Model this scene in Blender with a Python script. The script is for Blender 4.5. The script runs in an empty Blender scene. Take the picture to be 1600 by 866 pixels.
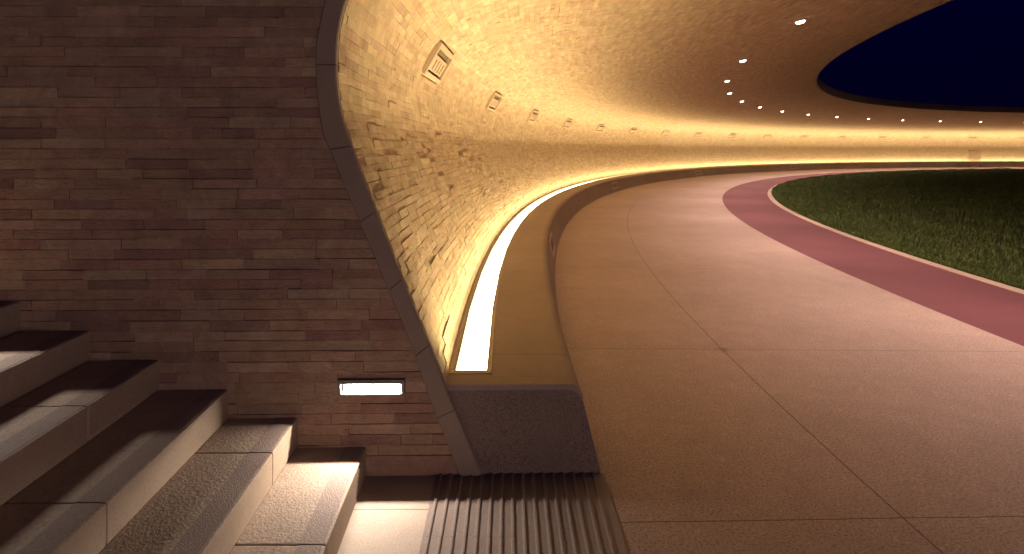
import bpy, math, random
import numpy as np
random.seed(7)
rng = np.random.default_rng(7)
sc = bpy.context.scene
COL = sc.collection
R_ = math.radians

# ------------------------------------------------------------------ plan of the ring
WASH_SPREAD, WASH_W, WASH_TILT = 112, 23.5, -4
K = 0.02132; R = 1.0 / K; TH0 = -0.0165; X0, Z0 = 0.467, 2.903
CX = X0 + R * math.cos(TH0); CY = Z0 - R * math.sin(TH0)
def P(s, off, h):
    """arc length along the bench foot, offset towards the lawn, height"""
    th = TH0 + K * s
    return (CX - (R - off) * math.cos(th), CY + (R - off) * math.sin(th), h)
def frame_at(s):
    th = TH0 + K * s
    t = (math.sin(th), math.cos(th), 0.0); n = (math.cos(th), -math.sin(th), 0.0)
    return t, n

# ------------------------------------------------------------------ helpers
def link_mesh(name, verts, faces, mats, parent=None, smooth=False, midx=None):
    me = bpy.data.meshes.new(name)
    me.from_pydata([tuple(v) for v in verts], [], [tuple(f) for f in faces])
    for m in (mats if isinstance(mats, (list, tuple)) else [mats]): me.materials.append(m)
    if smooth: me.polygons.foreach_set('use_smooth', [True] * len(me.polygons))
    if midx is not None: me.polygons.foreach_set('material_index', midx)
    me.update()
    o = bpy.data.objects.new(name, me); COL.objects.link(o)
    if parent is not None:
        o.parent = parent
    return o
def parent_matrix(p):
    from mathutils import Matrix
    m = p.matrix_basis.copy()
    if p.parent: m = parent_matrix(p.parent) @ p.matrix_parent_inverse @ m
    return m
def tag(o, label=None, cat=None, group=None, kind=None):
    if label: o['label'] = label
    if cat: o['category'] = cat
    if group: o['group'] = group
    if kind: o['kind'] = kind
    return o
def empty(name, loc=(0, 0, 0), rz=0.0, label=None, cat=None, group=None):
    o = bpy.data.objects.new(name, None); COL.objects.link(o)
    o.location = loc; o.rotation_euler = (0, 0, rz); o.empty_display_size = .2
    return tag(o, label, cat, group)
class MB:
    def __init__(self): self.v = []; self.f = []; self.m = []
    def box(self, x0, x1, y0, y1, z0, z1, m=0):
        b = len(self.v)
        self.v += [(x0,y0,z0),(x1,y0,z0),(x1,y1,z0),(x0,y1,z0),(x0,y0,z1),(x1,y0,z1),(x1,y1,z1),(x0,y1,z1)]
        self.f += [(b,b+3,b+2,b+1),(b+4,b+5,b+6,b+7),(b,b+1,b+5,b+4),(b+1,b+2,b+6,b+5),(b+2,b+3,b+7,b+6),(b+3,b,b+4,b+7)]
        self.m += [m] * 6
    def hexa(self, p, m=0):
        """8 corner points, same order as box"""
        b = len(self.v); self.v += list(p)
        self.f += [(b,b+3,b+2,b+1),(b+4,b+5,b+6,b+7),(b,b+1,b+5,b+4),(b+1,b+2,b+6,b+5),(b+2,b+3,b+7,b+6),(b+3,b,b+4,b+7)]
        self.m += [m] * 6
    def cyl(self, c, r, z0, z1, n=24, m=0, r1=None):
        r1 = r if r1 is None else r1; b = len(self.v)
        for k in range(n):
            a = 2*math.pi*k/n
            self.v.append((c[0]+r*math.cos(a), c[1]+r*math.sin(a), z0)); self.v.append((c[0]+r1*math.cos(a), c[1]+r1*math.sin(a), z1))
        for k in range(n):
            i, j = b+2*k, b+2*((k+1) % n)
            self.f.append((i, j, j+1, i+1)); self.m.append(m)
        self.f.append(tuple(b+2*k for k in range(n))[::-1]); self.f.append(tuple(b+2*k+1 for k in range(n))); self.m += [m, m]
    def ring(self, c, ri, ro, z0, z1, n=28, m=0):
        b = len(self.v)
        for k in range(n):
            a = 2*math.pi*k/n; ca, sa = math.cos(a), math.sin(a)
            self.v += [(c[0]+ri*ca,c[1]+ri*sa,z0),(c[0]+ro*ca,c[1]+ro*sa,z0),(c[0]+ro*ca,c[1]+ro*sa,z1),(c[0]+ri*ca,c[1]+ri*sa,z1)]
        for k in range(n):
            i, j = b+4*k, b+4*((k+1) % n)
            for q in range(4):
                q2 = (q+1) % 4
                self.f.append((i+q, j+q, j+q2, i+q2)); self.m.append(m)
    def build(self, name, mats, parent=None, smooth=False, bevel=0, seg=2):
        o = link_mesh(name, self.v, self.f, mats, parent, smooth, self.m)
        if bevel:
            md = o.modifiers.new('bevel', 'BEVEL'); md.width = bevel; md.segments = seg; md.limit_method = 'ANGLE'
        return o
def sweep(name, prof, s_list, mats, parent=None, closed=False, smooth=False, caps=False, uv=True):
    """sweep a (offset, height) profile round the ring; UV = (arc length, profile length)"""
    n = len(prof); V = []; F = []
    for s in s_list:
        for (o, h) in prof: V.append(P(s, o, h))
    m = n if closed else n - 1
    vl = [0]
    for i in range(n): vl.append(vl[-1] + math.dist(prof[i], prof[(i+1) % n]))
    UV = []
    for a in range(len(s_list) - 1):
        for i in range(m):
            j = (i + 1) % n
            F.append((a*n+i, (a+1)*n+i, (a+1)*n+j, a*n+j))
            UV += [(s_list[a], vl[i]), (s_list[a+1], vl[i]), (s_list[a+1], vl[i+1]), (s_list[a], vl[i+1])]
    if caps:
        F.append(tuple(range(n))[::-1]); F.append(tuple((len(s_list)-1)*n+i for i in range(n)))
        UV += [(o, h) for (o, h) in prof[::-1]] + [(o, h) for (o, h) in prof]
    ob = link_mesh(name, V, F, mats, parent, smooth)
    l = ob.data.uv_layers.new(name='UVMap')
    l.data.foreach_set('uv', np.array(UV, dtype=np.float32).ravel())
    return ob
def catmull(pts, per=6):
    out = []; n = len(pts)
    for i in range(n - 1):
        p0 = pts[max(i-1, 0)]; p1 = pts[i]; p2 = pts[i+1]; p3 = pts[min(i+2, n-1)]
        for k in range(per):
            t = k / per; r = []
            for d in range(2):
                r.append(.5*((2*p1[d]) + (-p0[d]+p2[d])*t + (2*p0[d]-5*p1[d]+4*p2[d]-p3[d])*t*t + (-p0[d]+3*p1[d]-3*p2[d]+p3[d])*t**3))
            out.append(tuple(r))
    out.append(pts[-1]); return out
def lin(a, b, n): return [a + (b-a)*i/n for i in range(n+1)]

# ------------------------------------------------------------------ materials
class NT:
    def __init__(self, name):
        self.mat = bpy.data.materials.new(name); self.mat.use_nodes = True
        self.t = self.mat.node_tree; self.N = self.t.nodes; self.L = self.t.links
        self.b = self.N['Principled BSDF']
    def n(self, typ, **kw):
        x = self.N.new(typ)
        for k, v in kw.items():
            if k.startswith('_'): setattr(x, k[1:], v)
            else:
                key = int(k[1:]) if (k[0] == 'i' and k[1:].isdigit()) else k.replace('__', ' ')
                x.inputs[key].default_value = v
        return x
    def l(self, a, b): self.L.new(a, b)
    def math(self, op, a, b=None, c=None, clamp=False):
        x = self.N.new('ShaderNodeMath'); x.operation = op; x.use_clamp = clamp
        for i, q in enumerate((a, b, c)):
            if q is None: continue
            if isinstance(q, (int, float)): x.inputs[i].default_value = q
            else: self.l(q, x.inputs[i])
        return x.outputs[0]
    def mix(self, f, a, b, mode='MIX'):
        x = self.N.new('ShaderNodeMix'); x.data_type = 'RGBA'; x.blend_type = mode
        for i, q in ((0, f), (6, a), (7, b)):
            if isinstance(q, (int, float)): x.inputs[i].default_value = q
            elif isinstance(q, tuple): x.inputs[i].default_value = (*q, 1) if len(q) == 3 else q
            else: self.l(q, x.inputs[i])
        return x.outputs[2]
    def ramp(self, fac, stops):
        x = self.N.new('ShaderNodeValToRGB'); e = x.color_ramp.elements
        while len(e) < len(stops): e.new(.5)
        for i, (p, c) in enumerate(stops):
            e[i].position = p; e[i].color = (*c, 1) if isinstance(c, tuple) else (c, c, c, 1)
        self.l(fac, x.inputs[0]); return x.outputs[0]
    def noise(self, vec, scale, detail=4, rough=.6, dist=0):
        x = self.N.new('ShaderNodeTexNoise'); x.inputs['Scale'].default_value = scale
        x.inputs['Detail'].default_value = detail; x.inputs['Roughness'].default_value = rough; x.inputs['Distortion'].default_value = dist
        if vec is not None: self.l(vec, x.inputs['Vector'])
        return x.outputs[0]
    def bump(self, h, strength=.5, dist=.01, prev=None):
        x = self.N.new('ShaderNodeBump'); x.inputs['Strength'].default_value = strength; x.inputs['Distance'].default_value = dist
        self.l(h, x.inputs['Height'])
        if prev is not None: self.l(prev, x.inputs['Normal'])
        return x.outputs[0]
    def out(self, col=None, rough=.8, normal=None, spec=.3):
        if col is not None:
            if isinstance(col, tuple): self.b.inputs['Base Color'].default_value = (*col, 1)
            else: self.l(col, self.b.inputs['Base Color'])
        if isinstance(rough, (int, float)): self.b.inputs['Roughness'].default_value = rough
        else: self.l(rough, self.b.inputs['Roughness'])
        self.b.inputs['Specular IOR Level'].default_value = spec
        if normal is not None: self.l(normal, self.b.inputs['Normal'])
        return self.mat
def geo_pos(t): return t.n('ShaderNodeNewGeometry').outputs['Position']

def mat_stones(name, tint, grain=1.0, chips=False):
    t = NT(name); pos = geo_pos(t)
    at = t.n('ShaderNodeAttribute', _attribute_name='stone')
    n1 = t.noise(pos, 9, 6, .65, .6); n2 = t.noise(pos, 70, 5, .7)
    c = t.mix(1.0, at.outputs['Color'], tint, 'MULTIPLY')
    c = t.mix(t.ramp(n1, [(.35, 0.0), (.7, 1.0)]), t.mix(1.0, c, (.80, .74, .72), 'MULTIPLY'), t.mix(1.0, c, (1.10, 1.12, 1.08), 'MULTIPLY'))
    c = t.mix(t.ramp(n2, [(.30, .55), (.5, 0.0)]), c, t.mix(1.0, c, (.62, .56, .52), 'MULTIPLY'))
    mp = t.n('ShaderNodeMapping'); t.l(pos, mp.inputs[0]); mp.inputs['Scale'].default_value = (1, 1, 3.2)
    n3 = t.noise(mp.outputs[0], 14, 7, .62, 1.2)
    if chips:
        mk = t.math('MULTIPLY', t.ramp(t.noise(pos, 42, 3, .55, .8), [(.27, 1.0), (.33, 0.0)]), t.ramp(t.noise(pos, 2.2, 3, .6), [(.42, 0.0), (.55, 1.0)]))
        c = t.mix(t.math('MULTIPLY', mk, .65), c, (.13, .085, .055))
    b = t.bump(n3, .75 * grain, .012)
    if chips: b = t.bump(mk, -.9, .012, b); b = t.bump(n2, .45 * grain, .004, b)
    return t.out(c, .82, b, .25)
M = {}
M['wall_stone'] = mat_stones('wall_sandstone', (1.05, 1.0, .98))
M['shell_stone'] = mat_stones('shell_sandstone', (1.0, 1.01, 1.02), .6, True)

def mat_shell_far():
    t = NT('shell_sandstone_courses'); uv = t.n('ShaderNodeUVMap').outputs[0]; pos = geo_pos(t)
    br = t.n('ShaderNodeTexBrick', _offset=.5, _squash=1.0, Scale=1.0, Mortar__Size=.0035, Bias=0.0, Brick__Width=.26, Row__Height=.05)
    br.inputs['Color1'].default_value = (.47, .355, .245, 1); br.inputs['Color2'].default_value = (.58, .455, .33, 1); br.inputs['Mortar'].default_value = (.26, .18, .12, 1)
    t.l(uv, br.inputs['Vector'])
    n1 = t.noise(pos, .9, 5, .7); n2 = t.noise(pos, 6, 5, .75)
    c = t.mix(t.ramp(n1, [(.35, .25), (.65, 0.0)]), br.outputs[0], (.38, .26, .17))
    c = t.mix(t.ramp(n2, [(.3, .5), (.5, 0.0)]), c, (.34, .23, .15))
    b = t.bump(br.outputs['Fac'], -.5, .006); b = t.bump(n2, .6, .02, b)
    return t.out(c, .85, b, .2)
M['shell_far'] = mat_shell_far()

def mat_concrete(name, base, dark, speck=.35, rough_scale=90, bumpd=.004, coarse=1.0, lines=None, spec=.3, rough=.7):
    """exposed fine aggregate; lines(t) may return a 0..1 mask of joints"""
    t = NT(name); pos = geo_pos(t)
    n1 = t.noise(pos, .8, 5, .6); n2 = t.noise(pos, rough_scale, 3, .8); n3 = t.noise(pos, 6, 6, .7, .4)
    v = t.n('ShaderNodeTexVoronoi', Scale=rough_scale * 1.1); t.l(pos, v.inputs['Vector'])
    c = t.mix(t.ramp(n1, [(.3, 0.0), (.72, 1.0)]), tuple(x*.86 for x in base), tuple(min(1, x*1.08) for x in base))
    c = t.mix(t.ramp(n3, [(.35, .32), (.6, 0.0)]), c, tuple(x*.68 for x in base))
    c = t.mix(t.ramp(n2, [(.36, speck), (.52, 0.0)]), c, dark)
    c = t.mix(t.ramp(v.outputs['Color'], [(.80, 0.0), (.9, speck*.6)]), c, tuple(min(1, x*1.3) for x in base))
    b = t.bump(n2, .6 * coarse, bumpd); b = t.bump(v.outputs['Distance'], .35 * coarse, bumpd * .7, b)
    if lines:
        m = lines(t); c = t.mix(m, c, tuple(x*.22 for x in base)); b = t.bump(m, -.8, .004, b)
    return t.out(c, rough, b, spec)

def line_mask(t, val, centre, w, soft=.002):
    d = t.math('ABSOLUTE', t.math('SUBTRACT', val, centre))
    return t.math('SUBTRACT', 1.0, t.math('SMOOTH_MIN', t.math('MULTIPLY', t.math('MAXIMUM', t.math('SUBTRACT', d, w), 0.0), 1.0/soft), 1.0, .0001), None, True)
def path_lines(t):
    uv = t.n('ShaderNodeUVMap').outputs[0]; sx = t.n('ShaderNodeSeparateXYZ'); t.l(uv, sx.inputs[0])
    u, v = sx.outputs[0], sx.outputs[1]
    wob = t.math('MULTIPLY', t.math('SUBTRACT', t.noise(uv, 3, 4, .6), .5), .012)
    u2 = t.math('ADD', u, wob); v2 = t.math('ADD', v, wob)
    m = line_mask(t, v2, 1.26 + .3, .0028, .002)
    for c in (-.38, 1.82): m = t.math('MAXIMUM', m, line_mask(t, u2, c, .0022, .002))
    far = t.math('PINGPONG', t.math('SUBTRACT', u2, 1.82), 3.3)
    m3 = t.math('MULTIPLY', line_mask(t, far, 3.3, .004, .004), t.math('GREATER_THAN', u, 3.0))
    m = t.math('MAXIMUM', m, t.math('MULTIPLY', m3, .3))
    du = t.math('SUBTRACT', u, 1.82); dv = t.math('SUBTRACT', v, 1.56)
    rr_ = t.math('SQRT', t.math('ADD', t.math('MULTIPLY', du, du), t.math('MULTIPLY', dv, dv)))
    rr_ = t.math('ADD', rr_, t.math('MULTIPLY', t.math('SUBTRACT', t.noise(uv, 22, 4, .7), .5), .22))
    m = t.math('MAXIMUM', m, t.math('MULTIPLY', t.ramp(rr_, [(.02, 1.0), (.07, 0.0)]), .45))
    ck = t.math('ADD', v, t.math('MULTIPLY', t.math('SUBTRACT', t.noise(uv, 5, 3, .6), .5), .05))
    inr = t.math('MULTIPLY', t.math('GREATER_THAN', u, .55), t.math('LESS_THAN', u, 1.6))
    m = t.math('MAXIMUM', m, t.math('MULTIPLY', t.math('MULTIPLY', line_mask(t, ck, 1.17, .0008, .002), inr), .35))
    return t.math('MULTIPLY', m, .9)
M['path'] = mat_concrete('path_aggregate', (.50, .375, .325), (.12, .085, .075), .75, 85, .004, 1.0, path_lines)
M['ground'] = mat_concrete('ground_concrete', (.42, .34, .28), (.12, .09, .08), .3, 90, .003)
def pave_lines(t):
    sx = t.n('ShaderNodeSeparateXYZ'); t.l(geo_pos(t), sx.inputs[0])
    m = line_mask(t, sx.outputs[1], 2.615, .0024, .002)
    return t.math('MULTIPLY', t.math('MAXIMUM', m, line_mask(t, sx.outputs[1], 1.4, .0024, .002)), .8)
M['pavement'] = mat_concrete('pavement_slab', (.50, .41, .34), (.16, .12, .10), .35, 120, .002, .6, pave_lines)
M['tread'] = mat_concrete('bush_hammered_tread', (.47, .37, .295), (.16, .12, .10), .4, 75, .006, 1.1)
M['riser'] = mat_concrete('cast_riser', (.47, .365, .27), (.17, .12, .10), .30, 120, .002, .5)
M['nosing'] = mat_concrete('nosing_grit', (.36, .28, .245), (.12, .09, .09), .5, 140, .004, 1.2)
M['tactile'] = mat_concrete('tactile_concrete', (.31, .25, .225), (.12, .09, .09), .45, 150, .003, 1.0)
M['bench_end'] = mat_concrete('bench_end_terrazzo', (.28, .205, .165), (.05, .035, .05), .75, 130, .004, 1.2)
def bench_lines(t):
    uv = t.n('ShaderNodeUVMap').outputs[0]; sx = t.n('ShaderNodeSeparateXYZ'); t.l(uv, sx.inputs[0])
    m = line_mask(t, sx.outputs[0], .42, .0022, .002)
    m = t.math('MAXIMUM', m, t.math('MULTIPLY', line_mask(t, sx.outputs[0], .1, .0012, .001), .6))
    far = t.math('PINGPONG', t.math('SUBTRACT', sx.outputs[0], .42), 1.8)
    return t.math('MAXIMUM', t.math('MULTIPLY', m, .8), t.math('MULTIPLY', line_mask(t, far, 1.8, .003, .002), .25))
M['bench'] = mat_concrete('bench_cast_stone', (.365, .285, .25), (.16, .11, .08), .22, 120, .0015, .45, bench_lines)
M['trim'] = mat_concrete('trim_cast_stone', (.32, .245, .195), (.17, .13, .12), .18, 110, .0012, .4)
M['fascia'] = mat_concrete('fascia_render', (.30, .22, .18), (.15, .1, .08), .2, 40, .003)
M['curb'] = mat_concrete('curb_stone', (.50, .38, .30), (.25, .18, .14), .25, 100, .003)
def mat_red():
    t = NT('red_running_track'); pos = geo_pos(t)
    n1 = t.noise(pos, .7, 5, .65); n2 = t.noise(pos, 140, 3, .8)
    c = t.mix(t.ramp(n1, [(.3, 0.0), (.7, 1.0)]), (.150, .053, .064), (.19, .070, .082))
    c = t.mix(t.ramp(n2, [(.35, .6), (.55, 0.0)]), c, (.15, .05, .055))
    return t.out(c, .75, t.bump(n2, .6, .003), .3)
M['red'] = mat_red()
def mat_plain(name, col, rough=.5, metal=0.0, emis=None, est=0, sc_=60, b=.2):
    t = NT(name); pos = geo_pos(t); n = t.noise(pos, sc_, 4, .6)
    c = t.mix(n, tuple(x*.85 for x in col), tuple(min(1, x*1.12) for x in col))
    t.out(c, rough, t.bump(n, b, .002), .4); t.b.inputs['Metallic'].default_value = metal
    if emis: t.b.inputs['Emission Color'].default_value = (*emis, 1); t.b.inputs['Emission Strength'].default_value = est
    return t.mat
M['bronze'] = mat_plain('bronze_channel', (.22, .155, .10), .42, .6)
M['steel'] = mat_plain('grey_steel_frame', (.20, .19, .19), .45, .5)
M['box'] = mat_plain('vent_box_paint', (.50, .38, .27), .6)
M['slot'] = mat_plain('vent_slot', (.16, .11, .07), .8)
M['grille'] = mat_plain('bench_grille_metal', (.62, .50, .43), .6)
M['grille_in'] = mat_plain('bench_grille_inner', (.33, .25, .21), .6)
M['ring'] = mat_plain('downlight_ring', (.55, .48, .42), .35, .6)
STRIP_COL = (1.0, .81, .42)
def mat_emit(name, col, st):
    t = NT(name); t.out((.8, .8, .78), .4)
    t.b.inputs['Emission Color'].default_value = (*col, 1); t.b.inputs['Emission Strength'].default_value = st
    return t.mat
M['strip'] = mat_emit('strip_diffuser', STRIP_COL, 15.0)
M['lens'] = mat_emit('downlight_lens', (1.0, .80, .62), 16.0)
M['steplens'] = mat_emit('step_light_lens', (1.0, .93, .88), 2.4)
def mat_grass():
    t = NT('lawn_blades'); pos = geo_pos(t)
    n = t.noise(pos, 1.3, 4, .6); oi = t.noise(pos, 40, 2, .6)
    c = t.mix(t.ramp(n, [(.3, 0.0), (.7, 1.0)]), (.072, .108, .026), (.118, .158, .045))
    c = t.mix(t.ramp(oi, [(.5, 0.0), (.75, .5)]), c, (.11, .125, .045))
    return t.out(c, .6, None, .25)
M['grass'] = mat_grass()
_g = NT('smoked_glass'); _g.out((.99,.98,.97), .02); _g.b.inputs['Transmission Weight'].default_value = .96; _g.b.inputs['IOR'].default_value = 1.01; M['glass'] = _g.mat
def mat_soil():
    t = NT('lawn_thatch'); pos = geo_pos(t); n = t.noise(pos, 30, 5, .7)
    c = t.mix(n, (.018, .022, .008), (.05, .055, .018))
    return t.out(c, .95, t.bump(n, .8, .03), .1)
M['soil'] = mat_soil()

# ------------------------------------------------------------------ stone courses
def palette(n, kind):
    if kind == 'wall':
        base = np.array([[.40,.29,.21],[.37,.26,.19],[.42,.33,.25],[.34,.22,.17],[.27,.16,.145],[.46,.36,.25],[.22,.13,.13]])
        p = [.26,.22,.18,.15,.08,.08,.03]
    else:
        base = np.array([[.52,.39,.265],[.48,.355,.235],[.56,.43,.29],[.44,.31,.21],[.50,.36,.26],[.60,.47,.32],[.36,.26,.18]])
        p = [.27,.22,.19,.12,.10,.06,.04]
    c = base[rng.choice(len(base), n, p=p)]
    mean = (base*np.array(p)[:,None]).sum(0); c = mean + (c-mean)*(.62 if kind == 'wall' else .5)
    return np.clip(c * rng.normal(1, .055, (n, 1)) * rng.normal(1, .02, (n, 3)), .03, .9)
def stones_mesh(name, A, mats, parent, extra=None):
    """A: (n,8,3) corner points: 4 front (0-3) then 4 back (4-7)"""
    n = len(A); V = A.reshape(-1, 3)
    q = np.array([[0,1,2,3],[4,5,1,0],[5,6,2,1],[6,7,3,2],[7,4,0,3]])
    F = (q[None] + (np.arange(n)*8)[:, None, None]).reshape(-1, 4)
    me = bpy.data.meshes.new(name)
    me.vertices.add(len(V)); me.vertices.foreach_set('co', V.astype(np.float32).ravel())
    me.loops.add(F.size); me.loops.foreach_set('vertex_index', F.astype(np.int32).ravel())
    me.polygons.add(len(F)); me.polygons.foreach_set('loop_start', np.arange(0, F.size, 4, dtype=np.int32)); me.polygons.foreach_set('loop_total', np.full(len(F), 4, dtype=np.int32))
    me.polygons.foreach_set('use_smooth', np.zeros(len(F), dtype=bool)); me.update(calc_edges=True); me.validate()
    c = np.ones((n, 8, 4), np.float32); c[:, :, :3] = extra[:, None, :]
    at = me.color_attributes.new('stone', 'FLOAT_COLOR', 'POINT'); at.data.foreach_set('color', c.ravel())
    for m in mats: me.materials.append(m)
    o = bpy.data.objects.new(name, me); COL.objects.link(o)
    if parent is not None: o.parent = parent
    return o
def Pnp(s, o, h):
    th = TH0 + K*s
    return np.stack([CX - (R-o)*np.cos(th), CY + (R-o)*np.sin(th), h*np.ones_like(s)], -1)

# profile of the shell, (offset, height), from the bench up and over
inner_pts = [(-.775,.40),(-.79,.50),(-.989,.991),(-1.149,1.409),(-1.238,1.651),(-1.286,1.807),(-1.306,1.985),(-1.299,2.17),(-1.254,2.358),
             (-1.14,2.56),(-.94,2.72),(-.62,2.87),(-.1,3.005),(.6,3.12),(1.5,3.265),(2.6,3.455),(3.87,3.68),(5.3,3.94),(6.74,4.21)]
prof = catmull(inner_pts, 6)
pa = np.array(prof); plen = np.concatenate([[0], np.cumsum(np.hypot(*(pa[1:]-pa[:-1]).T))])
LTOT = plen[-1]
def prof_at(v, n=0.0):
    v = np.clip(v, 0, LTOT)
    o = np.interp(v, plen, pa[:, 0]); h = np.interp(v, plen, pa[:, 1])
    e = .03
    do = np.interp(np.clip(v+e,0,LTOT), plen, pa[:,0]) - np.interp(np.clip(v-e,0,LTOT), plen, pa[:,0])
    dh = np.interp(np.clip(v+e,0,LTOT), plen, pa[:,1]) - np.interp(np.clip(v-e,0,LTOT), plen, pa[:,1])
    l = np.hypot(do, dh); no, nh = dh/l, -do/l          # towards the room
    return o + no*n, h + nh*n

S_END = 128.0
canopy = empty('curved_canopy', P(0, -1.0, 0), 0, 'sandstone clad curved wall sweeping up and over into a ring shaped ceiling around the lawn', 'canopy')
canopy.location = (0, 0, 0)
# fixtures on the shell : where stones are left out
FX_S = [2.78 + 4.67*i for i in range(24)]
iv = np.argmin(np.hypot(pa[:,0]+1.19, pa[:,1]-2.48)); FX_V = float(plen[iv]) - .035
FX_HL, FX_HV = .40, .15
# near stones, real blocks
def shell_stones(smax):
    rows = []; v = 0.0
    while v < LTOT - .01:
        hrow = .05 * random.uniform(.86, 1.14); rows.append((v, min(v+hrow, LTOT))); v += hrow
    S0=[];S1=[];V0=[];V1=[]
    for (a, b) in rows:
        s = .012 - random.uniform(0, .15); lim = smax if a < 5.5 else smax*.9
        while s < lim:
            L = random.uniform(.13, .36) * (1.25 if random.random() < .2 else 1); s0, s1 = max(s, .012), s + L
            s += L
            if s1 - s0 < .03: continue
            seg = [(s0, s1)]
            if b > FX_V - FX_HV and a < FX_V + FX_HV:
                for f in FX_S:
                    ns = []
                    for (p, q) in seg:
                        lo, hi = f - FX_HL, f + FX_HL
                        if q <= lo or p >= hi: ns.append((p, q)); continue
                        if p < lo - .02: ns.append((p, lo))
                        if q > hi + .02: ns.append((hi, q))
                    seg = ns
            for (p, q) in seg: S0.append(p); S1.append(q); V0.append(a); V1.append(b)
    S0,S1,V0,V1 = map(np.array, (S0,S1,V0,V1)); n = len(S0)
    g = .0006; pr = rng.uniform(.002, .0032, n)
    pr = np.where(rng.random(n) < .05, pr + rng.uniform(.002,.005,n), pr); pr = np.where(rng.random(n) < .003, -.003, pr)
    jit = lambda k: rng.normal(0, k, n)
    A = np.zeros((n, 8, 3))
    for c, (ss, vv) in enumerate(((S0+g, V0+g), (S1-g, V0+g), (S1-g, V1-g), (S0+g, V1-g))):
        s_ = ss + jit(.0014); v_ = vv + jit(.001)
        o, h = prof_at(v_, pr + jit(.0007)); A[:, c] = Pnp(np.maximum(s_, .008), o, h)
        o, h = prof_at(v_, np.full(n, -.02)); A[:, 4+c] = Pnp(np.maximum(s_, .008), o, h)
    col = palette(n, 'shell')
    stones_mesh('stone_cladding', A, [M['shell_stone']], canopy, col)
S_NEAR = 34.0
shell_stones(S_NEAR)
slist = lin(.01, S_END, 260)
v_smp = list(np.linspace(0, LTOT, 110))
prof_back = [tuple(map(float, prof_at(np.array(v), -.012))) for v in v_smp]
prof_face = [tuple(map(float, prof_at(np.array(v), .004))) for v in v_smp]
sweep('cladding_backing', prof_back, [s for s in slist if s < S_NEAR + 1.2], M['shell_far'], canopy, smooth=True)
sweep('far_cladding', prof_face, [S_NEAR*.9 - .1] + [s for s in slist if s > S_NEAR*.9], M['shell_far'], canopy, smooth=True)
# fascia of the opening and roof skin
sweep('fascia', [(6.74,4.205),(6.775,4.20),(6.775,4.215),(6.80,4.215),(6.80,4.60),(6.6,4.60)], lin(0, S_END, 260), M['fascia'], canopy)
sweep('roof', [(6.6,4.60),(2,4.75),(-1.9,4.6),(-1.95,0)], lin(.06, S_END, 200), M['fascia'], canopy)

# cast stone trim round the end of the shell
tin = [(-.585,0.0),(-.77,.443)] + [p for p in prof if p[1] > .50]
tout = [(-.70,0.0),(-.725,.0485),(-.84,.358),(-.948,.676),(-1.165,1.195),(-1.285,1.475),(-1.318,1.565),(-1.375,1.695),(-1.406,1.915),(-1.406,2.138),(-1.359,2.358)]
def outer_of(i):
    o, h = tin[i]
    if h <= 2.358 and i < 60:
        to = np.array(tout); hh = max(0, h - .03*min(1, max(0, (1.9-h)/1.9)))
        # outer edge roughly square to the inner edge
        hq = max(0.0, h - .055*max(0.0, min(1.0, (1.75-h)/.4)) if h < 1.75 else h)
        return (float(np.interp(hq, to[:,1], to[:,0])), hq)
    a = tin[max(i-1,0)]; b = tin[min(i+1, len(tin)-1)]
    d = (b[0]-a[0], b[1]-a[1]); l = math.hypot(*d); return (o - d[1]/l*.105, h + d[0]/l*.105)
TO = [outer_of(i) for i in range(len(tin))]
JH = [.33,.65,.975,1.31,1.63,2.03,2.36,2.70,3.0,3.3,3.6,3.9]
# resample trim finely by arc length
ta = np.array(tin); tl = np.concatenate([[0], np.cumsum(np.hypot(*(ta[1:]-ta[:-1]).T))]); ob = np.array(TO)
cuts = [0.0] + [float(np.interp(h, ta[:,1], tl)) for h in JH] + [float(tl[-1])]
def tri(l): return (float(np.interp(l, tl, ta[:,0])), float(np.interp(l, tl, ta[:,1]))), (float(np.interp(l, tl, ob[:,0])), float(np.interp(l, tl, ob[:,1])))
for a, b in zip(cuts[:-1], cuts[1:]):
    V = []; F = []; n = max(2, int((b-a)/.05)); g = .0018
    for k in range(n+1):
        l = a + g + (b-a-2*g)*k/n; I, O = tri(l)
        dx, dy = O[0]-I[0], O[1]-I[1]; L = math.hypot(dx, dy); dx, dy = dx/L, dy/L
        V += [P(.03, *I), P(-.010, *I), P(-.017, I[0]+dx*.007, I[1]+dy*.007), P(-.017, O[0]-dx*.003, O[1]-dy*.003), P(-.013, *O), P(.06, *O)]
    for k in range(n):
        for q in range(5): F.append((k*6+q, (k+1)*6+q, (k+1)*6+q+1, k*6+q+1))
    F.append(tuple(range(6))); F.append(tuple(n*6+q for q in range(6))[::-1])
    link_mesh('edge_trim', V, F, M['trim'], canopy)

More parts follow.
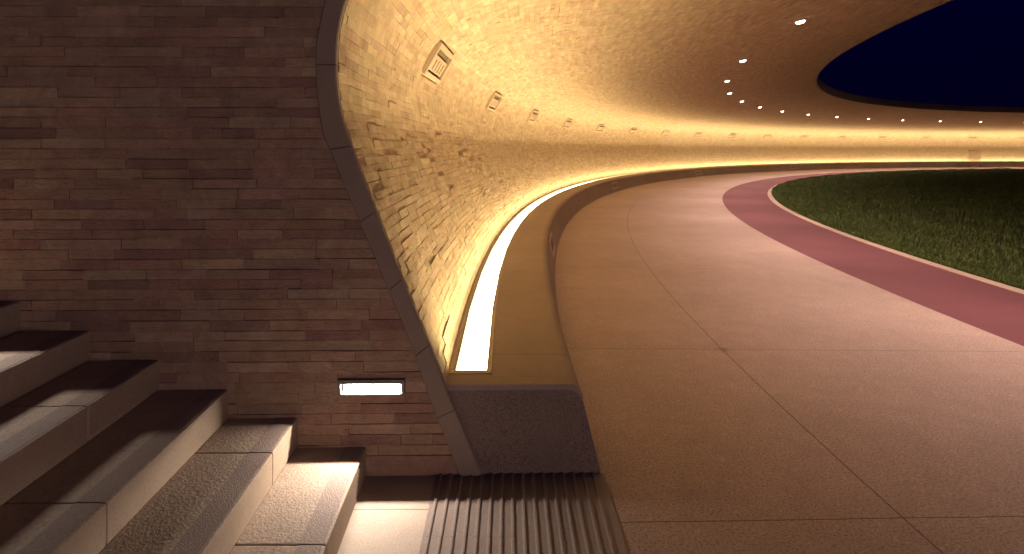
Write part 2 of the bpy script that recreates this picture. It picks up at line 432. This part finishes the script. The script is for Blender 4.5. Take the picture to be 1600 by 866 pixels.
# ------------------------------------------------------------------ straight stone wall at the left
wall = empty('stone_wall', (0,0,0), 0, 'tall purple brown sandstone wall of long thin courses beside the stairs', 'wall')
to_in = np.array(TO)
def outer_x(h):
    hs = to_in[:,1]; k = int(np.argmax(hs > 2.55)) or len(hs)
    m = np.ones(len(hs), bool)
    return float(np.interp(h, to_in[:k,1], to_in[:k,0])) if h < 2.5 else None
def outer_hi(h):
    # for h above 2.5 the outer edge runs to the right with height
    k = to_in[:,1] > 2.3
    return float(np.interp(h, to_in[k,1], to_in[k,0]))
SL = [(-1.136, .442), (-3.13, 1.325)]         # recessed step lights (offset, height)
SLW, SLH = .166, .040
def wall_stones():
    X0_=[];X1b=[];X1t=[];H0=[];H1=[]
    h = 0.0
    while h < 4.55:
        rh = .0505*random.uniform(.93, 1.07); h1 = h + rh
        e0 = (outer_x(h) if h < 2.4 else outer_hi(h)); e1 = (outer_x(h1) if h1 < 2.4 else outer_hi(h1))
        e0 += .004; e1 += .004
        x = -7.2 + random.uniform(0, .3)
        while x < max(e0, e1) - .02:
            L = random.choice((.30,.30,.31,.29,.15,.22,.38,.30)) * random.uniform(.96,1.04)
            x1 = x + L
            end = x1 > min(e0, e1) - .06
            xb, xt = (e0, e1) if end else (x1, x1)
            segs = [(x, xb, xt)]
            for (fo, fh) in SL:
                if h1 > fh - SLH and h < fh + SLH:
                    ns = []
                    for (p, q, r) in segs:
                        if q <= fo-SLW or p >= fo+SLW: ns.append((p,q,r)); continue
                        if p < fo-SLW-.01: ns.append((p, fo-SLW, fo-SLW))
                        if q > fo+SLW+.01: ns.append((fo+SLW, q, r))
                    segs = ns
            for (p, q, r) in segs: X0_.append(p); X1b.append(q); X1t.append(r); H0.append(h); H1.append(h1)
            if end: break
            x = x1
        for (fo, fh) in SL:
            for (ha, hb) in ((h, min(h1, fh-SLH)), (max(h, fh+SLH), h1)):
                if h1 > fh-SLH and h < fh+SLH and hb - ha > .003:
                    X0_.append(fo-SLW); X1b.append(fo+SLW); X1t.append(fo+SLW); H0.append(ha); H1.append(hb)
        h = h1
    X0a,X1b,X1t,H0,H1 = map(np.array,(X0_,X1b,X1t,H0,H1)); n = len(X0a)
    g = .0008; pr = rng.uniform(.001, .006, n); pr = np.where(rng.random(n) < .07, pr + rng.uniform(.002,.007,n), pr)
    A = np.zeros((n,8,3)); j = lambda k: rng.normal(0,k,n)
    tilt = rng.normal(0, .0012, n)
    for c,(xx,hh,tt) in enumerate(((X0a+g,H0+g,-1),(X1b-g,H0+g,-1),(X1t-g,H1-g,1),(X0a+g,H1-g,1))):
        h_ = hh + j(.0010)
        A[:, c] = Pnp(-(pr + tilt*tt + j(.0008)), xx, h_); A[:, 4+c] = Pnp(np.full(n,.05), xx, h_)
    return A, palette(n, 'wall')
A, cc = wall_stones()
o = stones_mesh('stone_courses', A, [M['wall_stone']], wall, cc)
# core behind the courses
core = MB()
core.hexa([P(.045,-7.3,-.1),P(.045,-1.0,-.1),P(.5,-1.0,-.1),P(.5,-7.3,-.1),P(.045,-7.3,1.2),P(.045,-1.2,1.2),P(.5,-1.2,1.2),P(.5,-7.3,1.2)])
core.hexa([P(.045,-7.3,1.2),P(.045,-1.31,1.2),P(.5,-1.31,1.2),P(.5,-7.3,1.2),P(.045,-7.3,2.5),P(.045,-1.36,2.5),P(.5,-1.36,2.5),P(.5,-7.3,2.5)])
core.hexa([P(.045,-7.3,2.5),P(.045,-1.30,2.5),P(.5,-1.30,2.5),P(.5,-7.3,2.5),P(.045,-7.3,4.6),P(.045,-1.30,4.6),P(.5,-1.30,4.6),P(.5,-7.3,4.6)])
# above the shell's end, up to the roof line
for a, b in zip(prof_back[50:-1:4], prof_back[54::4]):
    if a[0] < -1.2: continue
    core.hexa([P(.03,a[0],a[1]+.02),P(.03,b[0],b[1]+.02),P(.3,b[0],b[1]+.02),P(.3,a[0],a[1]+.02),P(.03,a[0],4.6),P(.03,b[0],4.6),P(.3,b[0],4.6),P(.3,a[0],4.6)])
core.build('wall_core', M['fascia'], wall)

# ------------------------------------------------------------------ bench
bench = empty('curved_bench', (0,0,0), 0, 'long low curved stone bench running along the foot of the glowing wall', 'bench')
def arc(c, r, a0, a1, n): return [(c[0]+r*math.cos(R_(a0+(a1-a0)*k/n)), c[1]+r*math.sin(R_(a0+(a1-a0)*k/n))) for k in range(n+1)]
bprof = [(0.0,-.05),(0.0,0.0),(-.088,.362)] + arc((-.160,.377), .07, 12, 92, 8) + [(-.52,.4475),(-.543,.4475),(-.547,.4435),(-.547,.30)]
bs = lin(0, .6, 6) + lin(.6, S_END, 330)[1:]
sweep('seat', bprof, bs, M['bench'], bench, smooth=False)
bo = bench.children[0]
md = bo.modifiers.new('ws', 'WEIGHTED_NORMAL') if False else None
# end face block : rough terrazzo under a smooth top lip
eb = [(-.70,-.05),(0.0,-.05),(0.0,0.0),(-.088,.362)] + arc((-.160,.377), .07, 12, 92, 8) + [(-.772,.447),(-.772,.447)]
ebi = [(-.60,-.05),(-.002,-.05),(-.002,0.0),(-.0865,.350)] + arc((-.166,.350), .070, 14, 90, 8) + [(-.768,.420)]
V = [P(.001, *p) for p in ebi] + [P(.17, *p) for p in ebi]; n = len(ebi)
F = [tuple(range(n))] + [(i, (i+1) % n, n+(i+1) % n, n+i) for i in range(n)]
link_mesh('end_face', V, F, M['bench_end'], bench)
lip = [(-.002,-.001),(-.0860,.350)] + arc((-.166,.350), .070, 14, 90, 8) + [(-.768,.4195)]
lip_o = [(0.0,.0),(-.088,.362)] + arc((-.160,.377), .07, 12, 92, 8) + [(-.776,.4475)]
V = []; F = []
m_ = len(lip)
for a, b in zip(lip, lip_o): V += [P(-.004,*a), P(-.004,*b), P(.10,*b)]
for i in range(m_-1): F += [(3*i,3*i+3,3*i+4,3*i+1),(3*i+1,3*i+4,3*i+5,3*i+2)]
lo = link_mesh('end_lip', V, F, M['bench'], bench)
l = lo.data.uv_layers.new(name='UVMap'); l.data.foreach_set('uv', np.full(len(lo.data.loops)*2, .9, np.float32))
mb = MB(); mb.hexa([P(.0,-.778,.4195),P(.0,-.5475,.4195),P(.135,-.5475,.40),P(.135,-.778,.40),P(.0,-.778,.446),P(.0,-.5475,.446),P(.135,-.5475,.446),P(.135,-.778,.446)])
e_ = mb.build('end_cap_slab', M['bench'], bench)
l = e_.data.uv_layers.new(name='UVMap'); l.data.foreach_set('uv', np.full(len(e_.data.loops)*2, .9, np.float32))

# grilles on the bench face
def oriented(s, off, h, pitch):
    """matrix: x along the ring, y out of the surface (towards the room), z up the surface; pitch = lean back of the surface"""
    from mathutils import Matrix, Vector
    t, n = frame_at(s); t = Vector(t); n = Vector(n); z = Vector((0,0,1))
    up = (z*math.cos(pitch) - n*math.sin(pitch)).normalized(); out = t.cross(up) if t.cross(up).dot(n) > 0 else up.cross(t)
    m = Matrix((t, out, up)).transposed().to_4x4(); m.translation = Vector(P(s, off, h)); return m
def copy_thing(root):
    r = root.copy(); COL.objects.link(r)
    for ch in list(root.children):
        c = ch.copy(); COL.objects.link(c); c.parent = r
        for g in list(ch.children):
            d = g.copy(); COL.objects.link(d); d.parent = c
    return r
pb = math.atan2(.088, .362)
gr = empty('bench_grille')
f = MB()
for (x0,x1,z0,z1) in ((-.46,.46,.085,.12),(-.46,.46,-.12,-.085),(-.46,-.41,-.085,.085),(.41,.46,-.085,.085)): f.box(x0,x1,0,.012,z0,z1)
f.build('frame', M['grille'], gr, bevel=.002)
f = MB(); f.box(-.41,.41,-.004,.004,-.085,.085)
for k in range(9): f.box(-.36+k*.085,-.36+k*.085+.03,.0035,.009,-.07,.07)
f.build('louvre_panel', M['grille_in'], gr)
gnames = ['flat metal grille set low in the bench face, the nearest one, seen almost edge on',
          'flat metal grille in the bench face where the bench turns away, second nearest',
          'small metal grille in the distant bench face behind the tip of the red band',
          'faint metal grille in the far bench face above the lawn edge']
for i, s in enumerate((5.55, 19.3, 32.8, 46.3)):
    g = gr if i == 0 else copy_thing(gr)
    g.matrix_world = oriented(s, -.056 + .002, .225, pb)
    tag(g, gnames[i], 'grille', 'grilles along the bench face')

# ------------------------------------------------------------------ linear light in the bench
strip = empty('linear_light', (0,0,0), 0, 'bright white linear light set into the back of the bench below the curved wall', 'linear light')
seg_s = [.165] + [.165 + 1.22*k for k in range(1, 106)]
seg_s = [s for s in seg_s if s < S_END]
sweep('diffuser', [(-.737,.406),(-.573,.406)], seg_s, M['strip'], strip)
sweep('inner_rail', [(-.778,.40),(-.778,.452),(-.762,.452),(-.744,.4385),(-.737,.4385),(-.737,.40)], seg_s, M['bronze'], strip, caps=False)
sweep('outer_rail', [(-.573,.40),(-.573,.4405),(-.566,.4405),(-.5475,.4495),(-.5455,.4495),(-.5455,.445)], [.15]+seg_s[1:], M['bronze'], strip, caps=False)
ec = MB(); ec.hexa([P(.135,-.776,.40),P(.135,-.547,.40),P(.165,-.547,.40),P(.165,-.776,.40),P(.135,-.776,.4505),P(.135,-.547,.4505),P(.165,-.547,.4505),P(.165,-.776,.4505)])
ec.build('end_plate', M['bronze'], strip)
ec = MB(); ec.hexa([P(.162,-.755,.43),P(.162,-.556,.43),P(.172,-.556,.43),P(.172,-.755,.43),P(.162,-.755,.452),P(.162,-.556,.452),P(.172,-.556,.452),P(.172,-.755,.452)])
ec.build('end_clip', M['grille'], strip)

for a, b in zip(seg_s[:-1], seg_s[1:]):
    sm = (a+b)/2; l = bpy.data.lights.get('wall_washer') or bpy.data.lights.new('wall_washer', 'AREA')
    l.shape = 'RECTANGLE'; l.size = 1.2; l.size_y = .016; l.spread = R_(WASH_SPREAD); l.energy = WASH_W; l.color = (1.0, .78, .40)
    lo = bpy.data.objects.new('led_strip', l); COL.objects.link(lo); lo.parent = strip
    from mathutils import Matrix, Vector
    t, n = frame_at(sm); t = Vector(t); n = Vector(n); ti = R_(WASH_TILT)
    z = -(Vector((0,0,1))*math.cos(ti) + n*math.sin(ti)); y = z.cross(t)
    m = Matrix((t, y, z)).transposed().to_4x4(); m.translation = Vector(P(sm, -.655, .412)); lo.matrix_world = m

# ------------------------------------------------------------------ boxes on the curved wall
o_fx, h_fx = map(float, prof_at(np.array(FX_V), .002))
o1, h1 = map(float, prof_at(np.array(FX_V+.12))); o0, h0 = map(float, prof_at(np.array(FX_V-.12)))
pitch_fx = math.atan2(-(o1-o0), (h1-h0))
vb = empty('wall_vent_box')
f = MB()
T = .055
for (x0,x1,z0,z1) in ((-.42,.42,.125,.165),(-.42,.42,-.165,-.125),(-.42,-.375,-.125,.125),(.375,.42,-.125,.125)): f.box(x0,x1,-.02,T,z0,z1)
f.build('frame', M['box'], vb, bevel=.003)
f = MB(); f.box(-.375,.375,-.02,.030,-.100,.055)
f.build('cover_plate', M['box'], vb, bevel=.002)
f = MB(); f.box(-.375,.375,-.02,.008,-.115,.115)
f.build('back_plate', M['slot'], vb)
for k in range(4):
    f = MB(); f.box(-.17+k*.135,-.17+k*.135+.035,.0302,.042,-.085,.02); f.build('rib', M['box'], vb, bevel=.002)
ords = ['nearest','second','third','fourth','fifth','sixth','seventh','eighth','ninth','tenth','eleventh','twelfth','thirteenth','fourteenth','fifteenth','sixteenth']
for i, s in enumerate(FX_S[:17]):
    v = vb if i == 0 else copy_thing(vb)
    v.matrix_world = oriented(s, o_fx, h_fx, pitch_fx)
    if i == 0: lb = 'largest ribbed stone coloured box on the curved wall, nearest to the stone trim'
    elif i < 16: lb = '%s small ribbed box from the left in the row along the curved wall' % ords[i]
    else: lb = 'last ribbed box at the far right end of the row on the curved wall'
    tag(v, lb, 'vent box', 'ribbed boxes in a row along the curved wall')

# ------------------------------------------------------------------ ceiling downlights
def spot(name, loc, energy, col, size, blend, rad, rot=(0,0,0), parent=None):
    l = bpy.data.lights.new(name, 'SPOT'); l.energy = energy; l.color = col; l.spot_size = size; l.spot_blend = blend; l.shadow_soft_size = rad
    o = bpy.data.objects.new(name, l); COL.objects.link(o); o.location = loc; o.rotation_euler = rot
    if parent: o.parent = parent
    return o
DL = empty('ceiling_downlight')
f = MB(); f.ring((0,0), .072, .092, -.022, .03); f.build('trim_ring', M['ring'], DL)
f = MB(); f.cyl((0,0), .050, -.050, -.034, 28, 0, .066); f.cyl((0,0), .066, -.034, -.018, 28, 0, .072); f.build('lens', M['lens'], DL)
spot('lamp', (0,0,-.06), 770, (1.0,.71,.60), R_(134), .92, .05, parent=DL)
vdl = float(np.interp(3.87, pa[:,0][60:], plen[60:])); od, hd = map(float, prof_at(np.array(vdl), .0))
ords2 = ['', 'first', 'second','third','fourth','fifth','sixth','seventh','eighth','ninth','tenth','eleventh','twelfth','thirteenth','fourteenth']
for i in range(22):
    s = 7.0 + 4.66*(i-1)
    d = DL if i == 0 else copy_thing(DL)
    d.location = P(s, od, hd - .005); d.rotation_euler = (0, -math.atan2(pa[-1,1]-pa[-12,1], pa[-1,0]-pa[-12,0]), -(TH0+K*s))
    if i == 0: lb = 'round ceiling downlight directly over the start of the path, above the picture'
    elif i == 1: lb = 'largest and highest glowing round downlight in the stone ceiling'
    elif i < 14: lb = '%s glowing downlight along the curved row in the ceiling, counted from the nearest' % ords2[i]
    else: lb = 'glowing round downlight at the far right end of the ceiling row'
    tag(d, lb, 'downlight', 'round downlights in a curved row in the ceiling')

# ------------------------------------------------------------------ recessed step lights in the stone wall
def step_light(off, h, label, power):
    from mathutils import Matrix
    r = empty('recessed_step_light', (0,0,0), 0, label, 'step light', 'recessed step lights in the stone wall')
    r.location = P(0, off, h); r.rotation_euler = (0,0,-TH0)
    W, H = .164, .0385
    f = MB()   # local: x right, -y out of the wall
    f.box(-W,W,-.020,.045,H-.008,H); f.box(-W+.014,W-.014,-.0195,-.0155,H-.021,H-.008); f.box(-W,W,-.016,.045,-H,-H+.006)
    f.box(-W,-W+.014,-.018,.045,-H+.006,H-.008); f.box(W-.014,W,-.018,.045,-H+.006,H-.008)
    f.build('frame', M['steel'], r, bevel=.0015)
    f = MB(); f.box(-W+.014,W-.014,.030,.045,-H+.006,H-.008); f.build('back_plate', M['steel'], r)
    f = MB(); f.box(-W+.014,W-.014,-.013,.030,H-.0205,H-.008)
    for k in range(16): f.cyl((-W+.028+k*.0187,-.009), .005, H-.0235, H-.0205, 10)
    f.build('hood', M['steel'], r)
    f = MB(); f.box(-W+.022,W-.022,.012,.018,-H+.006,H-.030); f.build('lens', M['steplens'], r, bevel=.001)
    l = bpy.data.lights.new('lamp', 'AREA'); l.shape = 'RECTANGLE'; l.size = .27; l.size_y = .004; l.energy = power; l.color = (1.0,.84,.70)
    lo = bpy.data.objects.new('lamp', l); COL.objects.link(lo); lo.parent = r
    lo.location = (0, .0095, H-.0225); lo.rotation_euler = (R_(-28), 0, 0)
    return r
step_light(*SL[0], 'glowing horizontal slot light recessed low in the stone wall between stairs and bench', 13.0)
step_light(*SL[1], 'glowing horizontal slot light recessed higher in the stone wall above the upper steps', 13.0)

# ------------------------------------------------------------------ stairs
stair = empty('staircase', (0,0,0), 0, 'flight of wide stone steps climbing left along the foot of the stone wall', 'stairs')
RH = .145
def edge_x(k, y): return -.697 - .3365*(k-1) - .035*(y - 2.87)
JT = {1:[2.17,1.0], 2:[2.545,1.3], 3:[1.95,.8], 4:[2.35,1.1], 5:[2.0,.9], 6:[2.5,1.2]}
for k in range(1, 13):
    js = [2.925] + JT.get(k, [2.1,1.0]) + [-.3, -1.6, -3.0]
    mb = MB()
    for a, b in zip(js[:-1], js[1:]):
        y1, y0 = a-.0016, b+.0016
        xr0, xr1 = edge_x(k,y0), edge_x(k,y1); xl0, xl1 = xr0-.345-(0 if k < 12 else 1.5), xr1-.345-(0 if k < 12 else 1.5)
        z0, z1 = (k-1)*RH - (.05 if k == 1 else .0), k*RH - (.0015 if k % 2 else 0)
        b0 = len(mb.v)
        mb.hexa([(xl0,y0,z0),(xr0,y0,z0),(xr1,y1,z0),(xl1,y1,z0),(xl0,y0,z1),(xr0,y0,z1),(xr1,y1,z1),(xl1,y1,z1)])
        for q in range(6): mb.m[-6+q] = 1 if q == 1 else 0
    st = mb.build('step', [M['riser'], M['tread']], stair, bevel=.006, seg=2)
    ns = MB()
    for a, b in zip(js[:-1], js[1:]):
        y1, y0 = a-.004, b+.004
        z1 = k*RH - (.0015 if k % 2 else 0)
        w0, w1 = .014, .105
        ns.hexa([(edge_x(k,y0)-w1,y0,z1-.004),(edge_x(k,y0)-w0,y0,z1-.004),(edge_x(k,y1)-w0,y1,z1-.004),(edge_x(k,y1)-w1,y1,z1-.004),
                 (edge_x(k,y0)-w1,y0,z1+.0015),(edge_x(k,y0)-w0,y0,z1+.0015),(edge_x(k,y1)-w0,y1,z1+.0015),(edge_x(k,y1)-w1,y1,z1+.0015)])
    ns.build('nosing_strip', M['nosing'], st)

# ------------------------------------------------------------------ ground, path, track, kerb, lawn
g = MB(); G = 300
g.v += [(-G,-G,-.004),(G,-G,-.004),(G,G,-.004),(-G,G,-.004)]; g.f.append((0,1,2,3)); g.m.append(0)
tag(g.build('ground', M['ground']), kind='structure')
pv = MB(); pv.v += [(-.72,-4,.0),(-.352,-4,.0),(-.352,2.93,.0),(-.72,2.93,.0)]; pv.f.append((0,1,2,3)); pv.m.append(0)
tag(pv.build('pavement', M['pavement']), kind='structure')
sl = lin(-14, 0, 56) + lin(0, S_END, 400)[1:]
def flat_ring(name, o0, o1, z, ss, mat, nv=6, u0=0.0):
    V=[];F=[];UV=[]
    os_ = lin(o0, o1, nv)
    for s in ss:
        for o_ in os_: V.append(P(s,o_,z))
    m = nv+1
    for a in range(len(ss)-1):
        for i in range(nv):
            F.append((a*m+i, a*m+i+1, (a+1)*m+i+1, (a+1)*m+i))
            UV += [(ss[a],os_[i]+u0),(ss[a],os_[i+1]+u0),(ss[a+1],os_[i+1]+u0),(ss[a+1],os_[i]+u0)]
    o = link_mesh(name, V, F, mat); l = o.data.uv_layers.new(name='UVMap'); l.data.foreach_set('uv', np.array(UV,dtype=np.float32).ravel())
    return o
pth = flat_ring('path', .018, 3.7486, .0, sl, M['path'], 6, .3)
tag(pth, kind='structure')
tag(flat_ring('path_edge', -.4, .018, -.0005, [s for s in sl if s >= 0], M['path'], 1, .3), kind='structure')
tag(flat_ring('red_track', 3.7486, 5.16, .0, sl, M['red'], 3), kind='structure')
cb = sweep('curb', [(5.16,-.03),(5.16,.006),(5.168,.012),(5.292,.012),(5.30,.006),(5.30,-.05)], sl, M['curb'])
tag(cb, kind='structure')
# lawn base : gently domed disc inside the kerb
V=[(CX,CY,.25)];F=[];rr=[R-5.30,R-5.6,R-7,R-10,R-15,R-25]; NA=160
for r in rr:
    z=.0 if r==rr[0] else .02+.23*(1-r/rr[0])
    for k in range(NA): a=2*math.pi*k/NA; V.append((CX+r*math.cos(a),CY+r*math.sin(a),z))
for q in range(len(rr)-1):
    for k in range(NA): F.append((1+q*NA+k,1+q*NA+(k+1)%NA,1+(q+1)*NA+(k+1)%NA,1+(q+1)*NA+k))
for k in range(NA): F.append((0,1+(len(rr)-1)*NA+k,1+(len(rr)-1)*NA+(k+1)%NA))
tag(link_mesh('lawn_ground', V, F, M['soil']), kind='structure')
def grass():
    n = 320000
    u = rng.random(n); s = 1.5 + 62*u**1.9; off = 5.30 + 17*rng.random(n)**1.7
    base = Pnp(s, off, 0.0)
    r = R - off; base[:,2] = .02 + .23*(1-r/(R-5.3))
    hgt = rng.uniform(.03,.07,n)*(1+.25*np.sin(s*2.1)*np.cos(off*1.7)); hgt *= np.where(off<5.5,.75,1)
    wscale = 1 + s/18
    w = rng.uniform(.0025,.005,n)*wscale; hgt *= 1+s/120
    a = rng.random(n)*2*np.pi; la = rng.random(n)*2*np.pi; ln = rng.uniform(.15,1.0,n)*hgt
    d = np.stack([np.cos(a)*w,np.sin(a)*w,np.zeros(n)],-1); tip = np.stack([np.cos(la)*ln,np.sin(la)*ln,hgt],-1)
    mid = np.stack([np.cos(la)*ln*.35,np.sin(la)*ln*.35,hgt*.6],-1)
    V = np.stack([base-d, base+d, base+mid+d*.7, base+mid-d*.7, base+tip],1).reshape(-1,3)
    i = np.arange(n)*5
    quad = np.stack([i,i+1,i+2,i+3],-1); tri_ = np.stack([i+3,i+2,i+4],-1)
    me = bpy.data.meshes.new('grass'); me.vertices.add(len(V)); me.vertices.foreach_set('co', V.astype(np.float32).ravel())
    loops = np.concatenate([quad.ravel(), tri_.ravel()]).astype(np.int32)
    me.loops.add(len(loops)); me.loops.foreach_set('vertex_index', loops)
    me.polygons.add(2*n)
    me.polygons.foreach_set('loop_start', np.concatenate([np.arange(n)*4, 4*n+np.arange(n)*3]).astype(np.int32))
    me.polygons.foreach_set('loop_total', np.concatenate([np.full(n,4), np.full(n,3)]).astype(np.int32))
    me.update(calc_edges=True); me.materials.append(M['grass'])
    o = bpy.data.objects.new('grass', me); COL.objects.link(o)
    tag(o, 'dark green grass lawn inside the pale kerb', 'grass', kind='stuff')
grass()

# tactile paving : ribbed slab in front of the bench end
tp = MB(); X_L, X_R = -.352, .452
def tx(x, y): return x
yA, yB = 2.905, -1.0
tp.v += [(X_L,yB,.0015),(X_R+.03,yB,.0015),(X_R+.03,yA,.0015),(X_L,yA,.0015)]; tp.f.append((0,1,2,3)); tp.m.append(0)
NR = 16; pit = (X_R-X_L)/NR
for k in range(NR):
    xc = X_L + (k+.5)*pit + random.uniform(-.001,.001); yy = [yA-.006, 2.42 if k < 8 else 2.30, 1.75, 1.1, .4, yB]
    for a, b in zip(yy[:-1], yy[1:]):
        pts = [(-.0088,0),(-.0078,.0050),(-.0045,.0076),(0,.0082),(.0045,.0076),(.0078,.0050),(.0088,0)]
        b0 = len(tp.v); y1, y0 = a-.0015, b+.0015
        for (px_, pz_) in pts: tp.v += [(xc+px_,y1,.0015+pz_),(xc+px_,y0,.0015+pz_)]
        for q in range(6): tp.f.append((b0+2*q,b0+2*q+1,b0+2*q+3,b0+2*q+2)[::-1]); tp.m.append(0)
        tp.f.append(tuple(b0+2*q for q in range(7))); tp.f.append(tuple(b0+2*q+1 for q in range(7))[::-1]); tp.m += [0,0]
tag(tp.build('tactile_paving', M['tactile']), kind='structure')

# ------------------------------------------------------------------ far small things
bd = empty('glass_screen', (0,0,0), 0, 'faint glass screen with a pale top rail before the far wall at the right edge', 'screen')
f = MB(); f.box(-.62,.62,-.006,.006,.12,1.40); f.build('pane', M['glass'], bd)
f = MB(); f.box(-.64,.30,-.03,.03,1.40,1.46); f.build('top_rail', M['curb'], bd)
for x in (-.5, .5):
    f = MB(); f.box(x-.03,x+.03,-.05,.05,0,.16); f.build('foot', M['steel'], bd)
bd.matrix_world = oriented(66.6, .5, 0, 0)

# ------------------------------------------------------------------ night sky, added dim fill lights
w = bpy.data.worlds.new('World'); sc.world = w; w.use_nodes = True
nt = w.node_tree; bg = nt.nodes['Background']; bg.inputs['Strength'].default_value = 1.0
tc = nt.nodes.new('ShaderNodeTexCoord'); sp = nt.nodes.new('ShaderNodeSeparateXYZ'); nt.links.new(tc.outputs['Generated'], sp.inputs[0])
cr = nt.nodes.new('ShaderNodeValToRGB'); nt.links.new(sp.outputs[2], cr.inputs[0])
cr.color_ramp.elements[0].position = 0.0; cr.color_ramp.elements[0].color = (.0006,.0004,.0075,1)
cr.color_ramp.elements[1].position = .28; cr.color_ramp.elements[1].color = (.0003,.0003,.0150,1)
nt.links.new(cr.outputs[0], bg.inputs['Color'])
sun = bpy.data.lights.new('Sun', 'SUN'); sun.energy = .015; sun.angle = R_(70); sun.color = (1.0,.70,.66)  # faint broad sun, added as extra fill on the stone wall
so = bpy.data.objects.new('Sun', sun); COL.objects.link(so)
so.rotation_euler = (R_(76), 0, R_(-8))

pl = bpy.data.lights.new('fill_lamp', 'POINT'); pl.energy = 365; pl.color = (1.0,.73,.71); pl.shadow_soft_size = .3  # unseen fill light added low behind the camera to brighten the left wall
po = bpy.data.objects.new('fill_lamp', pl); COL.objects.link(po); po.location = (3.0,-5.0,.6)

# ------------------------------------------------------------------ camera
cam = bpy.data.cameras.new('Camera'); co = bpy.data.objects.new('Camera', cam); COL.objects.link(co)
co.location = (0,0,1.62); co.rotation_euler = (R_(90),0,0)
cam.sensor_width = 36; cam.lens = 911.19/1600*36
cam.shift_x = (800-792.2)/1600; cam.shift_y = -(433-231.6)/1600
cam.clip_start = .05; cam.clip_end = 1000
sc.camera = co
sc.view_settings.view_transform = 'Standard'; sc.view_settings.look = 'None'; sc.view_settings.exposure = 0; sc.view_settings.gamma = 1
sc.render.engine = 'CYCLES'
sc.cycles.use_denoising = True; sc.cycles.use_light_tree = True; sc.cycles.sample_clamp_indirect = 4.0
sc.cycles.max_bounces = 7; sc.cycles.diffuse_bounces = 5
